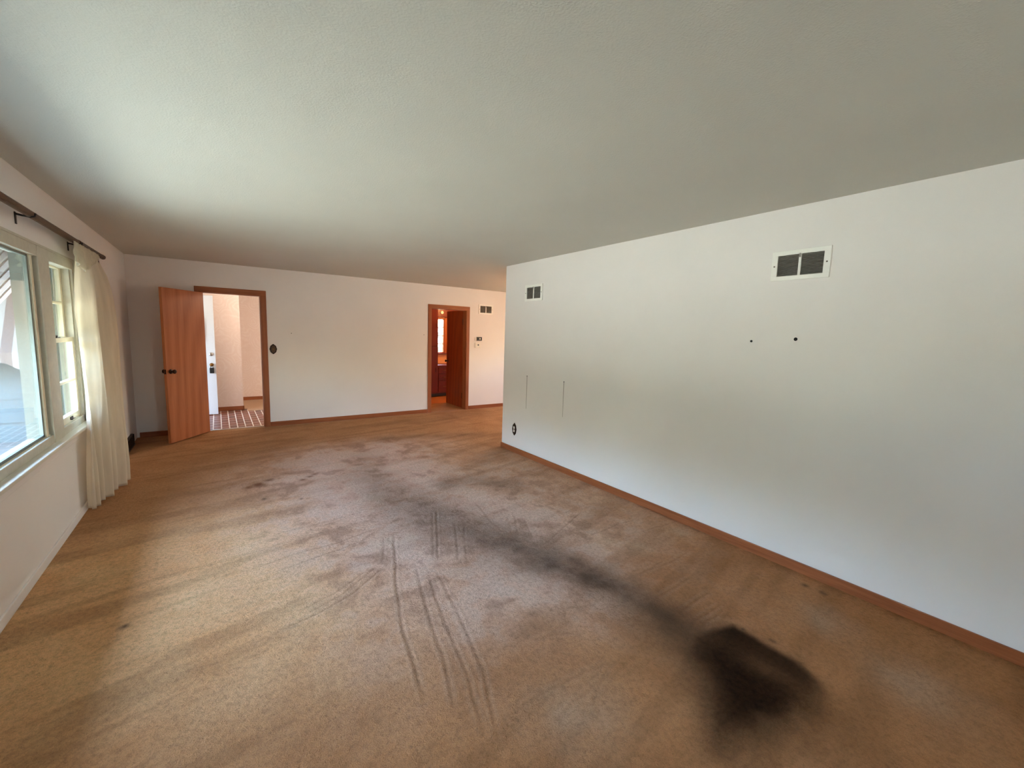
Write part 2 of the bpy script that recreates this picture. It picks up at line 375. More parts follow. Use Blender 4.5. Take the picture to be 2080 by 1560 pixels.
BAND = [(1.42, 5.21), (1.28, 4.53), (1.28, 3.79), (1.4, 3.26), (1.51, 2.84), (1.74, 2.35), (1.87, 1.96), (1.96, 1.61), (1.97, 1.32), (1.94, 1.09), (1.89, 0.86)]
BAND_W = [0.22, 0.24, 0.30, 0.36, 0.34, 0.28, 0.22, 0.19, 0.20, 0.25, 0.2]
BAND_S = [0.20, 0.30, 0.50, 0.68, 0.70, 0.86, 0.95, 0.92, 0.84, 0.7, 0.6]
BLOB = [(1.99, 1.12), (2.26, 1.06), (2.26, 0.85), (2.26, 0.71), (2.21, 0.6), (2.15, 0.55), (2.04, 0.5), (1.85, 0.51), (1.66, 0.59), (1.51, 0.72), (1.63, 0.81), (1.73, 0.93), (1.84, 1.07)]
TRACKS = [  # vacuum-wheel and chair-caster grooves pressed into the pile: points, width, depth
    ([(1.05, 2.99), (0.87, 2.45), (0.74, 1.99), (0.64, 1.49)], 1.3), ([(1.02, 2.5), (0.89, 1.99), (0.8, 1.63), (0.73, 1.37)], 1.0),
    ([(1.06, 2.4), (0.94, 1.91), (0.87, 1.55), (0.78, 1.22)], 1.0), ([(1.11, 2.35), (1.01, 1.82), (0.95, 1.54), (0.82, 1.19)], 1.0),
    ([(1.51, 3.25), (1.31, 2.79), (1.16, 2.47)], 1.2), ([(1.54, 2.95), (1.4, 2.65), (1.27, 2.4)], 1.0), ([(1.57, 2.85), (1.32, 2.37)], 0.8), ([(1.46, 3.22), (1.15, 2.51)], 1.0),
    ([(0.95, 3.36), (0.73, 3.32), (0.41, 3.3)], .7), ([(0.94, 3.16), (0.67, 3.09), (0.35, 3.07), (0.09, 3.0)], .9), ([(0.89, 3.05), (0.62, 2.98), (0.24, 2.9)], .8),
    ([(0.84, 2.6), (0.6, 2.41), (0.37, 2.32), (0.18, 2.28)], 1.0), ([(0.8, 2.63), (0.55, 2.44), (0.33, 2.35)], .8), ([(0.72, 2.61), (0.53, 2.48), (0.31, 2.4)], .8),
    ([(0.97, 3.0), (0.93, 2.85), (0.84, 2.64)], .8), ([(0.95, 3.53), (0.58, 3.48), (0.3, 3.46)], .7), ([(0.88, 3.48), (0.6, 3.42)], .6),
    ([(1.93, 2.27), (2.3, 2.43), (2.58, 2.55)], .8), ([(2.32, 2.19), (2.63, 2.2), (2.88, 2.19)], .7), ([(2.18, 1.64), (2.52, 1.61), (2.79, 1.63)], .6),
    ([(2.12, 1.41), (2.32, 1.42), (2.47, 1.43)], .6), ([(2.11, 1.26), (2.31, 1.27), (2.44, 1.27)], .65), ([(2.1, 1.17), (2.26, 1.17), (2.37, 1.17)], .65), ([(2.11, 1.13), (2.26, 1.13)], .6),
    ([(2.36, 2.01), (2.83, 2.01), (3.17, 1.98)], .5), ([(2.23, 1.63), (2.49, 1.65)], .7), ([(1.88, 3.2), (1.83, 2.94), (1.78, 2.75)], .8), ([(2.04, 2.81), (1.86, 2.5)], .6),
    ([(1.96, 2.8), (1.8, 2.49)], .6), ([(2.06, 2.69), (1.94, 2.43)], .6), ([(0.96, 1.25), (1.09, 1.26), (1.32, 1.25), (1.49, 1.22)], .4), ([(1.06, 1.13), (1.23, 1.16), (1.4, 1.17)], .35),
    ([(1.21, 1.03), (1.25, 1.12), (1.41, 1.2), (1.5, 1.23)], .35), ([(1.46, 1.67), (1.71, 1.57), (1.85, 1.59)], .5), ([(1.24, 1.54), (1.36, 1.51), (1.51, 1.45)], .5)]
RUST = [(0.27, 4.69, .09), (0.37, 4.79, .06), (0.2, 4.65, .05), (0.74, 4.7, .035), (0.8, 4.75, .035), (0.66, 4.63, .03)]
DOTS = [(0.29, 4.25, .022), (0.57, 4.1, .016), (2.3, 0.85, .016), (2.26, 0.98, .012), (3.03, 0.97, .02), (3.03, 0.87, .018), (-0.45, 2.74, .02)]
PALE = [(1.14, 3.8, .12), (3.0, 1.85, .10), (2.49, 1.88, .10), (2.35, 2.05, .1), (2.55, 0.35, .2), (1.15, 1.12, .2), (1.0, 2.9, .1), (2.75, 0.75, .15)]

def carpet():
    st = 0.02
    xs = np.concatenate([np.arange(XL, 0.0, 0.02), np.arange(0.0, 2.6, 0.01), np.arange(2.6, XR+0.04, 0.018), np.arange(XR+0.04, XD+0.04, 0.04)])
    ys = np.concatenate([np.arange(YR, 0.3, 0.04), np.arange(0.3, 0.95, 0.02), np.arange(0.95, 3.7, 0.0105), np.arange(3.7, 8.44, 0.022)])
    X, Y = np.meshgrid(xs, ys, indexing='ij'); nx, ny = X.shape
    P = np.stack([X.ravel(), Y.ravel()], 1)
    cx, cy = (X[:-1, :-1]+X[1:, :-1])/2, (Y[:-1, :-1]+Y[:-1, 1:])/2
    keep = ((cx < XR+0.03) & (cy < YB+0.055)) | ((cx >= XR) & (cy > YC-0.03) & (cy < YB+0.02)) | ((cx > 3.3) & (cx < 4.16) & (cy < 8.42) & (cy > YC))
    idx = np.arange(nx*ny).reshape(nx, ny)
    q = np.stack([idx[:-1, :-1], idx[1:, :-1], idx[1:, 1:], idx[:-1, 1:]], -1)[keep]
    used = np.unique(q); remap = -np.ones(nx*ny, int); remap[used] = np.arange(len(used)); q = remap[q]; P = P[used]
    wob = np.stack([fbm(P, 3, 11)-.5, fbm(P, 3, 21)-.5], 1)
    Pw = P + wob*0.16
    n1 = fbm(P, 2.2, 31); n2 = fbm(P, 9, 41); n3 = fbm(P, 22, 51)
    # traffic lane
    d, t = seg_dist(Pw, BAND); acc = np.linspace(0, 1, 200)
    Lk = np.concatenate([[0], np.cumsum(np.hypot(*np.diff(np.array(BAND), axis=0).T))]); Lk /= Lk[-1]
    w = np.interp(t, Lk, BAND_W); s = np.interp(t, Lk, BAND_S)
    soil = s*np.exp(-(d/w)**2*1.1)*(0.72+0.5*n2)
    sd = poly_sdf(P + wob*0.05, BLOB); sd2 = poly_sdf(P + wob*0.12, BLOB)
    hard = sstep(1.98, 2.26, P[:, 0]+0.15*(P[:, 1]-0.8))
    blob = hard*sstep(-0.015, 0.055, sd) + (1-hard)*sstep(-0.16, 0.17, sd2)
    blob *= 0.40+0.60*sstep(0.42, 0.68, P[:, 1]+0.25*(n2-.5))*(0.75+0.5*n1)
    blob *= 1-0.28*np.exp(-((P[:, 0]-2.07)/.07)**2-((P[:, 1]-.72)/.16)**2)*n2*1.6
    soil = np.maximum(soil, 0.5*blob)
    blob = np.maximum(blob, 0.45*np.exp(-(d/0.17)**2)*sstep(1.55, 1.05, P[:, 1]))
    brown = np.clip(sstep(2.6, 1.3, P[:, 1])*sstep(1.7, 2.5, P[:, 0]+0.25*(n1-.5)) + 0.75*sstep(2.1, 0.9, P[:, 1]+0.4*(n1-.5)), 0, 1)  # browner right side; darker near end is dimming painted into the colour
    d2, _ = seg_dist(Pw, [(1.85, 3.76), (2.12, 3.77), (2.3, 3.58), (2.44, 3.41)])
    soil = np.maximum(soil, 0.45*np.exp(-(d2/.17)**2)*(0.5+n2))
    d3, _ = seg_dist(Pw, [(1.9, 5.9), (2.6, 5.7), (3.3, 5.5)]); soil = np.maximum(soil, 0.32*np.exp(-(d3/.16)**2)*(0.4+n2))
    d4, _ = seg_dist(Pw, [(2.7, 6.8), (3.4, 6.9), (4.2, 7.1)]); soil = np.maximum(soil, 0.26*np.exp(-(d4/.3)**2)*(0.4+n2))
    # greyed zone round the lane
    grey = np.exp(-(np.maximum(d-0.2, 0)/0.85)**2)*sstep(1.0, 1.9, P[:, 1])*(1-sstep(5.2, 6.6, P[:, 1]))
    grey = np.clip(grey*(0.6+0.8*n1), 0, 1)*(1-0.8*brown)
    grey = np.maximum(grey, 0.6*np.exp(-((P[:, 0]-2.4)/.9)**2-((P[:, 1]-3.2)/1.5)**2))
    # long soft streaks where the pile lies the other way
    st_ = fbm(np.stack([P[:, 0]*0.55+P[:, 1]*0.25, P[:, 1]*4.6-P[:, 0]*0.9], 1), 1.7, 71)
    streak = sstep(0.50, 0.68, st_)*0.75*(1-0.5*grey)
    window_light = sstep(1.15, 0.25, P[:, 0]+0.5*(n1-.5))*sstep(4.6, 3.4, P[:, 1])*sstep(1.4, 2.5, P[:, 1])*(0.7+0.6*n1)  # carpet lightened near the window, daylight painted into its colour
    n5 = fbm(P + wob*0.25, 5.5, 91); n6 = fbm(P + wob*0.1, 13, 95)
    clump = sstep(0.47, 0.60, 0.6*n5+0.4*n6)*np.clip(grey*1.3, 0, 1); dull = sstep(0.46, 0.34, 0.55*n5+0.45*n6)*np.clip(grey*1.3+0.15, 0, 1)
    fine = sstep(0.5, 0.8, n1*0.5+n2*0.5)
    pale = np.zeros(len(P))
    for x, y, r in PALE: pale = np.maximum(pale, np.exp(-(((Pw[:, 0]-x)**2+(Pw[:, 1]-y)**2)/(r*r)))*(0.4+0.9*n2))
    edge = np.minimum.reduce([np.abs(P[:, 1]-YB)+np.where(P[:, 1] > YB, 0, 0), np.full(len(P), 9.0)])
    pale = np.maximum(pale, 0.55*np.exp(-(edge/.07)**2)*sstep(-.2, .3, P[:, 0]))
    rust = np.zeros(len(P))
    for x, y, r in RUST: rust = np.maximum(rust, np.exp(-((((P[:, 0]-x)/1.0)**2+(P[:, 1]-y)**2)/(r*r)))*(0.3+1.1*n3))
    for x, y, r in DOTS:
        soil = np.maximum(soil, 1.0*np.exp(-(((P[:, 0]-x)**2+(P[:, 1]-y)**2)/(r*r))))
    z = (n3-.5)*0.004*0.6
    groove = np.zeros(len(P)); ridge = np.zeros(len(P))
    for pts, a in TRACKS:
        dd, tt = seg_dist(P + wob*0.03, pts); env = sstep(0, .08, tt)*(1-sstep(.9, 1, tt))*0.8+0.2
        groove = np.maximum(groove, a*env*np.exp(-(dd/.0058)**2)); ridge = np.maximum(ridge, a*env*np.exp(-((dd-.018)/.009)**2))
    z += -0.0035*groove + 0.002*ridge
    # wrinkled, matted pile along the lane
    z += soil.clip(0, 1)*(n3-.5)*0.010*(1-blob)
    zz = z.copy(); me = bpy.data.meshes.new('floor')
    me.from_pydata(np.column_stack([P, zz]).tolist(), [], q.tolist())
    for nm, arr in (('soil', soil), ('grey', grey), ('pale', pale), ('rust', rust), ('streak', streak*(0.7+0.6*n2)), ('groove', groove), ('blob', blob), ('brown', brown), ('window_light', window_light), ('clump', clump), ('dull', dull), ('ridge', ridge)):
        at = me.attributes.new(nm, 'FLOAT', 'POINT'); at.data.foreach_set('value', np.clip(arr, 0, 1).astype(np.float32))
    for p in me.polygons: p.use_smooth = True
    m, nt, bs = new_mat('worn carpet'); A = lambda k: N(nt, 'ShaderNodeAttribute', attribute_name=k).outputs['Fac']
    v = coords(nt)
    nf = noise(nt, v, 260, 3, 0.7); nm = noise(nt, v, 38, 5, 0.6); nl = noise(nt, v, 2.4, 5, 0.6, 0.4)
    base = ramp(nt, nl, [(0.30, srgb(190, 138, 96)), (0.70, srgb(212, 160, 116))])
    gz = ramp(nt, nl, [(0.30, srgb(214, 174, 154)), (0.70, srgb(236, 200, 182))])
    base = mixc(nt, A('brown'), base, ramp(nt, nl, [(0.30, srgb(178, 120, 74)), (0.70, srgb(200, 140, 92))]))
    base = mixc(nt, math_(nt, 'MULTIPLY', A('window_light'), 1.0), base, ramp(nt, nl, [(0.30, srgb(242, 186, 132)), (0.70, srgb(250, 206, 154))]))
    c = mixc(nt, A('grey'), base, gz)
    c = mixc(nt, math_(nt, 'MULTIPLY', A('clump'), 0.45), c, srgb(226, 200, 184))
    c = mixc(nt, math_(nt, 'MULTIPLY', A('dull'), 0.40), c, srgb(134, 104, 86))
    c = mixc(nt, math_(nt, 'MULTIPLY', A('streak'), 0.36), c, srgb(128, 90, 58))
    c = mixc(nt, math_(nt, 'MULTIPLY', A('pale'), 0.36), c, srgb(214, 190, 165))
    c = mixc(nt, math_(nt, 'MULTIPLY', A('rust'), 0.8), c, srgb(104, 56, 26))
    c = mixc(nt, math_(nt, 'MULTIPLY', A('ridge'), 0.16), c, srgb(222, 194, 172))
    c = mixc(nt, math_(nt, 'MULTIPLY', A('groove'), 0.40), c, srgb(100, 74, 56))
    c = mixc(nt, math_(nt, 'MULTIPLY', math_(nt, 'SUBTRACT', 0.56, nm, True), 1.0), c, srgb(84, 60, 42))
    c = mixc(nt, math_(nt, 'MULTIPLY', math_(nt, 'SUBTRACT', nf, 0.46, True), 1.3), c, srgb(104, 78, 58))
    nq = noise(nt, v, 75, 5, 0.7, 1.0)
    c = mixc(nt, math_(nt, 'MULTIPLY', math_(nt, 'SUBTRACT', nq, 0.50, True), 1.9), c, srgb(112, 84, 64))
    c = mixc(nt, math_(nt, 'MULTIPLY', A('soil'), 0.92), c, srgb(90, 70, 57))
    c = mixc(nt, math_(nt, 'MULTIPLY', A('blob'), 0.96), c, ramp(nt, nm, [(0.35, srgb(28, 16, 7)), (0.7, srgb(44, 27, 15))]))
    nt.links.new(c, bs.inputs['Base Color']); bs.inputs['Roughness'].default_value = 0.95; bs.inputs['Specular IOR Level'].default_value = 0.03
    nk = noise(nt, v, 90, 4, 0.65, 1.2)
    h = math_(nt, 'ADD', math_(nt, 'MULTIPLY', nf, 0.35), math_(nt, 'ADD', math_(nt, 'MULTIPLY', nm, 1.3), math_(nt, 'MULTIPLY', nk, 1.1)))
    bump(nt, bs, h, 0.9, 0.010)
    me.materials.append(m)
    o = bpy.data.objects.new('floor', me); COL.objects.link(o)
    return tag(o, 'worn tan wall-to-wall carpet with a dark soiled walking lane', 'carpet', kind='structure')
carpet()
struct('floor_foyer', MB().box(XO, 2.5, YB+0.05, 9.10, -0.05, -0.004).box(XO, NIB_X+0.06, 9.10, NIB_Y+0.05, -0.05, -0.004), M_brick, 'red brick pavers inside the left doorway', 'floor')
M_hallc = plain('hall carpet', srgb(196, 160, 130), 0.95, var=0.15, scale=60)
struct('floor_hall', MB().box(NIB_X+0.06, 2.5, 9.10, NIB_Y+0.05, -0.05, 0.006).box(NIB_X-0.1, 2.5, NIB_Y+0.05, HALL_Y, -0.05, 0.006), M_hallc, 'strip of tan carpet behind the brick pavers', 'carpet')
struct('floor_kitchen', MB().box(2.62, 5.8, 7.62, KIT_Y, -0.05, -0.008), M_plank, 'orange wood floor inside the kitchen doorway', 'floor')

# ------------------------------------------------------------------ baseboards and door casings
def base(name, x0, x1, y0, y1, ax, label, h=0.07, mat=None):
    return struct(name, MB().box(x0, x1, y0, y1, 0, h, 0.003), mat or M_trim[ax], label, 'baseboard')
base('baseboard_right', XR-0.013, XR, YR, YC+0.013, 'Y', 'long brown wooden baseboard under the bare white wall')
base('baseboard_right_end', XR, XR+WT, YC, YC+0.013, 'X', 'short brown baseboard round the end of the partition')
base('baseboard_back', 0.637, 3.28, YB-0.013, YB, 'X', 'brown baseboard between the two doorways')
base('baseboard_back_end', 4.184, XD, YB-0.013, YB, 'X', 'brown baseboard under the thermostat')
base('baseboard_back_corner', XL+0.03, -0.245, YB-0.013, YB, 'X', 'dark baseboard behind the open veneer door')
base('baseboard_left', XL, XL+0.012, YR, 6.55, 'Y', 'cream painted baseboard under the big window', 0.06, M_wall)
base('baseboard_foyer', XL, NIB_X+0.012, NIB_Y-0.012, NIB_Y, 'X', 'red-brown baseboard on the peach plaster wall', 0.075)
base('baseboard_foyer_end', NIB_X, NIB_X+0.012, NIB_Y-0.012, NIB_Y+0.14, 'Y', 'end of the red-brown foyer baseboard', 0.075)
base('baseboard_hall', NIB_X+0.012, 2.5, HALL_Y-0.012, HALL_Y, 'X', 'dark baseboard on the deep hall wall', 0.075)

def casing(name, x0, x1, ztop, y, w, label):
    """x0,x1 clear opening; casing on the room face of the wall plus the jamb lining"""
    r = thing(name, label, 'door frame', ((x0+x1)/2, y, 0), 0, kind='structure'); X = (x0+x1)/2; hw = (x1-x0)/2
    link('casing_side', MB().box(-hw-w, -hw+0.004, -0.014, 0, 0, ztop+w, 0.004), M_trim['Z'], r)
    link('casing_side', MB().box(hw-0.004, hw+w, -0.014, 0, 0, ztop+w, 0.004), M_trim['Z'], r)
    link('casing_head', MB().box(-hw-w, hw+w, -0.0145, 0, ztop-0.004, ztop+w, 0.004), M_trim['X'], r)
    link('jamb', MB().box(-hw-0.004, -hw+0.012, 0, WT, 0, ztop), M_trim['Z'], r)
    link('jamb', MB().box(hw-0.012, hw+0.004, 0, WT, 0, ztop), M_trim['Z'], r)
    link('jamb_head', MB().box(-hw, hw, 0, WT, ztop-0.012, ztop+0.004), M_trim['X'], r)
    link('door_stop', MB().box(-hw+0.012, -hw+0.022, 0.05, 0.085, 0, ztop-0.012), M_trim['Z'], r)
    return r
casing('trim_1', -0.165, 0.565, 2.025, YB, 0.072, 'brown wooden frame of the doorway to the brick entry')
casing('trim_2', 3.352, 4.112, 2.01, YB, 0.068, 'brown wooden frame of the kitchen doorway')
struct('trim_3', MB().box(-0.153, 0.553, YB+0.03, YB+0.075, -0.004, 0.008, 0.003), M_chrome, 'pale metal strip where carpet meets brick', 'threshold')

# ------------------------------------------------------------------ doors
def knob_set(mb, x, y, z, sgn):
    mb.lathe([(0.030, 0), (0.030, 0.006), (0.012, 0.010), (0.010, 0.030), (0.020, 0.036), (0.027, 0.046), (0.027, 0.056), (0.018, 0.064), (0.002, 0.066)], (x, y, z), (0, sgn, 0))
# door 1: veneer leaf, hinged on the left jamb, swung into the room. local: hinge at origin, leaf along +X, seen face at -Y
def leaf_door(name, label, loc, rot, w, h, mat, knob_mat, z0=0.012, th=0.035):
    r = thing(name, label, 'door', loc, rot, kind='structure')
    link('leaf', MB().box(0, w, 0, th, z0, h, 0.002), mat, r)
    k = MB(); knob_set(k, w-0.065, 0, 0.945, -1); link('knob', k, knob_mat, r, True)
    k = MB(); knob_set(k, w-0.065, th, 0.945, 1); link('knob', k, knob_mat, r, True)
    link('latch_plate', MB().box(w-0.001, w+0.0015, 0.005, th-0.005, 0.915, 0.975), knob_mat, r)
    for z in (0.25, 1.75):
        link('hinge', MB().tube([(-0.004, -0.004, z-0.045), (-0.004, -0.004, z+0.045)], 0.007, 10).box(0, 0.03, -0.0015, 0.0, z-0.045, z+0.045), knob_mat, r)
    return r
hx, hy, ex, ey = -0.165, 7.470, -0.572, 6.888
leaf_door('door_1', 'open tan veneer door swung against the dark corner by the curtain', (hx, hy, 0), math.atan2(ey-hy, ex-hx) , 0.71, 2.008, M_door, M_bronze)
d1 = bpy.data.objects['door_1']
# door 2: dark leaf, hinged on the right jamb, swung into the kitchen. leaf runs along +Y, seen face towards -X
d2 = leaf_door('door_2', 'dark brown door standing open inside the kitchen doorway', (4.142, YB+WT+0.018, 0), math.radians(89.0), 0.755, 2.012, M_door_dark, M_bronze)
M_gap_shade = plain('door gap shade', srgb(48, 24, 16), 0.6)
link('gap_shade_strip', MB().box(-0.0015, 0.0005, 0.001, 0.0345, 0.013, 2.011), M_gap_shade, d2)  # dark strip painted as the shade between door leaf and jamb
for z in (0.27, 1.78):
    link('hinge_plate', MB().box(-0.004, 0.0, 0.002, 0.033, z-0.06, z+0.06).tube([(-0.005, 0.037, z-0.06), (-0.005, 0.037, z+0.06)], 0.010, 10), M_dark, d2)
# door 3: the white front door, opened against the foyer wall, its outside face towards the room
d3 = thing('door_3', 'white front door with lockbox seen through the left doorway', 'front door', (XL+0.01, 8.90, 0), 0, kind='structure')
link('leaf', MB().box(0, 0.905, 0, 0.045, 0.012, 2.06, 0.003), M_frontdoor, d3)
pm = MB()
for zz in (1.28, 1.66):
    pm.box(0.13, 0.775, -0.012, 0, zz, zz+0.022, 0.004)
for xx in (0.13, 0.755): pm.box(xx, xx+0.022, -0.012, 0, 1.28, 1.68, 0.004)
link('panel_moulding', pm, M_frontdoor, d3)
k = MB(); knob_set(k, 0.905-0.062, 0, 0.88, -1); link('knob', k, M_brass, d3, True)
k = MB(); k.lathe([(0.032, 0), (0.032, 0.008), (0.022, 0.016), (0.002, 0.018)], (0.905-0.062, 0, 1.06), (0, -1, 0)); db = link('deadbolt', k, M_chrome, d3, True)
link('keyway', MB().box(0.841, 0.845, -0.0195, -0.017, 1.052, 1.068), M_dark, db)
lb = thing('key_lockbox', 'black key lockbox hanging from the front door knob', 'lockbox', (XL+0.853, 8.868, 0.735))
link('body', MB().box(-0.032, 0.032, -0.02, 0.02, 0, 0.095, 0.006), M_dark, lb)
link('shackle', MB().tube([(-0.02, 0, 0.09), (-0.02, 0, 0.135), (-0.014, 0, 0.155), (0, 0, 0.163), (0.014, 0, 0.155), (0.02, 0, 0.135), (0.02, 0, 0.09)], 0.0045, 10), M_chrome, lb, True)

# ------------------------------------------------------------------ front window
wn = thing('window_1', 'big cream picture window flanked by a narrow sash window', 'window', (0, 0, 0), kind='structure')
fr = MB()
fr.box(XO, XL+0.002, Y0, Y1, 1.962, ZH, 0.004).box(XO, XL+0.001, Y0, Y1, ZS, 0.765, 0.004)
fr.box(XO, XL+0.001, Y1-0.03, Y1, ZS, ZH).box(XO, XL+0.001, Y0, Y0+0.03, ZS, ZH)
fr.box(XL, XL+0.008, Y0-0.01, Y1+0.045, ZH-0.004, ZH+0.012, 0.003).box(XL, XL+0.008, Y1, Y1+0.045, ZS, ZH+0.01, 0.003)
link('frame', fr, M_frame, wn)
link('mullion', MB().box(XO, XL+0.006, 4.115, 4.335, ZS, ZH, 0.006), M_frame, wn)
link('mullion', MB().box(XO, XL+0.006, 1.375, 1.595, ZS, ZH, 0.006), M_frame, wn)
link('outer_jamb', MB().box(XO-0.002, -0.99, 4.03, 4.115, 0.72, 1.985).box(XO-0.002, -0.99, 1.595, 1.69, 0.72, 1.985), M_outer, wn)
PY0, PY1 = 1.66, 4.035
gk = MB()
for y0, y1, z0, z1 in ((PY0, PY1, 0.762, 0.785), (PY0, PY1, 1.945, 1.968), (PY0, PY0+0.022, 0.762, 1.968), (PY1-0.022, PY1, 0.762, 1.968)):
    gk.box(-0.988, -0.972, y0, y1, z0, z1)
link('glazing_strip', gk, M_gasket, wn)
bd = MB()
for y0, y1, z0, z1 in ((PY0-.03, PY1+.08, 0.745, 0.768), (PY0-.03, PY1+.08, 1.96, 1.985), (PY0-.07, PY0+0.004, 0.745, 1.985), (PY1+0.004, PY1+.045, 0.745, 1.985)):
    bd.box(-0.982, -0.962, y0, y1, z0, z1, 0.004)
link('glazing_bead', bd, M_sash, wn)
link('picture_pane', MB().box(-0.983, -0.979, PY0, PY1, 0.765, 1.965), M_glass, wn)
def sash(y0, y1, near):
    """one double-hung window between y0 and y1"""
    for nm, xa, xb, z0, z1, mz in (('upper_sash', -1.040, -1.008, 1.385, 1.985, 1.685), ('lower_sash', -1.004, -0.968, 0.755, 1.418, 1.075)):
        s = MB(); w = 0.042
        s.box(xa, xb, y0, y0+w, z0, z1, 0.003).box(xa, xb, y1-w, y1, z0, z1, 0.003)
        s.box(xa, xb, y0+w, y1-w, z1-0.035, z1, 0.003).box(xa, xb, y0+w, y1-w, z0, z0+(0.035 if nm == 'upper_sash' else 0.06), 0.003)
        so = link(nm, s, M_sash, wn)
        link('muntin', MB().box(xa+0.006, xb-0.002, y0+w, y1-w, mz-0.010, mz+0.010, 0.003), M_sash, so)
        link('pane', MB().box((xa+xb)/2-0.0015, (xa+xb)/2+0.0015, y0+w-0.004, y1-w+0.004, z0+0.03, z1-0.03), M_glass, so)
        if nm == 'lower_sash' and not near:
            c = y0+0.16
            link('sash_lock', MB().box(-1.004, -0.966, c-0.045, c+0.045, 1.418, 1.424, 0.002).tube([(-0.985, c, 1.424), (-0.985, c, 1.437)], 0.013, 14).tube([(-0.985, c, 1.434), (-0.975, c-0.05, 1.437)], [0.008, 0.006], 10), M_dark, so)
            c = y0+0.30
            link('sash_lift', MB().box(-0.968, -0.952, c-0.04, c+0.04, 0.778, 0.784, 0.002).box(-0.968, -0.965, c-0.04, c+0.04, 0.784, 0.80, 0.001), M_bronze, so)
    tr = MB()
    for y in (y0-0.018, y1): tr.box(-1.055, -0.962, y, y+0.018, 0.745, 1.985)
    link('sash_track', tr, M_frame, wn)
    st = MB()
    for y in (y1-0.10, y1-0.05, y0+0.05): st.box(-1.085, -1.055, y, y+0.03, 0.74, 2.0)
    link('storm_frame', st, M_outer, wn)
sash(4.353, 4.912, False); sash(0.798, 1.357, True)
link('stool', MB().box(XL-0.02, XL+0.052, Y0-0.05, Y1+0.03, 0.683, 0.708, 0.005), M_white, wn)
link('apron', MB().box(XL, XL+0.014, Y0-0.02, Y1+0.01, 0.615, 0.683, 0.004), M_wall, wn)

# ------------------------------------------------------------------ curtain rod and curtain
ROD_X, ROD_Z = XL+0.062, 2.180
rod = thing('curtain_rod', 'long dark brown curtain rod above the big window', 'curtain rod', (ROD_X, 5.78, ROD_Z))
link('rod', MB().tube([(0, -5.6, 0), (0, -0.92, 0)], 0.0155, 16).box(-0.012, 0.004, -5.6, -0.92, -0.026, -0.008, 0.003), M_rod, rod, False)
link('rod_end', MB().lathe([(0.0175, 0), (0.0185, 0.02), (0.0185, 0.86), (0.022, 0.88), (0.022, 0.93), (0.016, 0.96), (0.002, 0.967)], (0, -0.92, 0), (0, 1, 0), 18), M_bronze, rod, True)
for y in (-0.90, -1.98, -4.3):
    bkt = link('bracket', MB().box(-0.062, -0.057, y-0.011, y+0.011, -0.075, -0.005, 0.002).tube([(-0.058, y, -0.016), (-0.03, y, -0.021), (0, y, -0.022)], 0.006, 10)
               .tube([(-0.018, y, -0.022), (0.0, y, -0.026), (0.02, y, -0.018), (0.024, y, 0.0)], 0.005, 10), M_dark, rod)
def curtain_mesh():
    nu, nv = 150, 90
    me = bpy.data.meshes.new('panel'); V = []; Fc = []
    ztop, zbot = 2.150, 0.028
    zk = [0.028, 0.2, 0.7, 0.95, 1.2, 1.42, 1.62, 1.75, 1.86, 1.97, 2.06, 2.15]
    yl = [4.60, 4.58, 4.62, 4.62, 4.56, 4.52, 4.50, 4.53, 4.58, 4.63, 4.66, 4.68]
    xl = [-.905, -.90, -.895, -.895, -.89, -.89, -.89, -.885, -.885, -.88, -.878, -.882]
    yr = [5.37, 5.40, 5.46, 5.50, 5.54, 5.57, 5.57, 5.56, 5.55, 5.54, 5.52, 5.48]
    xr = [-.767, -.767, -.77, -.772, -.775, -.778, -.782, -.79, -.80, -.82, -.85, -.880]
    for j in range(nv+1):
        z = ztop+(zbot-ztop)*j/nv
        a = Vector((np.interp(z, zk, xl), np.interp(z, zk, yl))); c = Vector((np.interp(z, zk, xr), np.interp(z, zk, yr)))
        d = (c-a); nrm = Vector((d.y, -d.x)).normalized()
        amp = np.interp(z, [0, 0.5, 1.4, 1.9, 2.1], [0.034, 0.030, 0.022, 0.013, 0.008])
        for i in range(nu+1):
            u = i/nu
            ph = 2*PI*(6.6*u+0.25*math.sin(5*u)+0.10*math.sin(1.7*z+3*u))
            wv = 1-min(max((z-0.15)/1.0, 0), 1); wv = wv*wv*(3-2*wv)
            pb = 2*PI*(2.7*u+0.12*math.sin(1.3*z))
            fold = (0.30+0.70*wv)*(math.sin(ph)+0.30*math.sin(2*ph+0.8)) + (1-0.75*wv)*1.1*math.sin(pb+0.6)
            sk = 0.010*math.cos(ph)*wv
            q = a + d*u + nrm*(amp*fold) + d.normalized()*sk
            x = max(q.x, XL+0.022)
            V.append((x, q.y, z + (0.006*math.sin(ph*0.5+1) if j == nv else 0)))
    for j in range(nv):
        for i in range(nu):
            k = j*(nu+1)+i; Fc.append((k, k+1, k+nu+2, k+nu+1))
    off = Vector((-0.85, 4.95, 0.028))
    me.from_pydata([tuple(Vector(v)-off) for v in V], [], Fc)
    for p in me.polygons: p.use_smooth = True
    me.materials.append(M_curtain)
    return me, off
cme, coff = curtain_mesh()
cur = thing('curtain', 'cream curtain gathered at the far end of the big window', 'curtain', coff)
pn = bpy.data.objects.new('panel', cme); COL.objects.link(pn); pn.parent = cur
so_ = pn.modifiers.new('thickness', 'SOLIDIFY'); so_.thickness = 0.0012
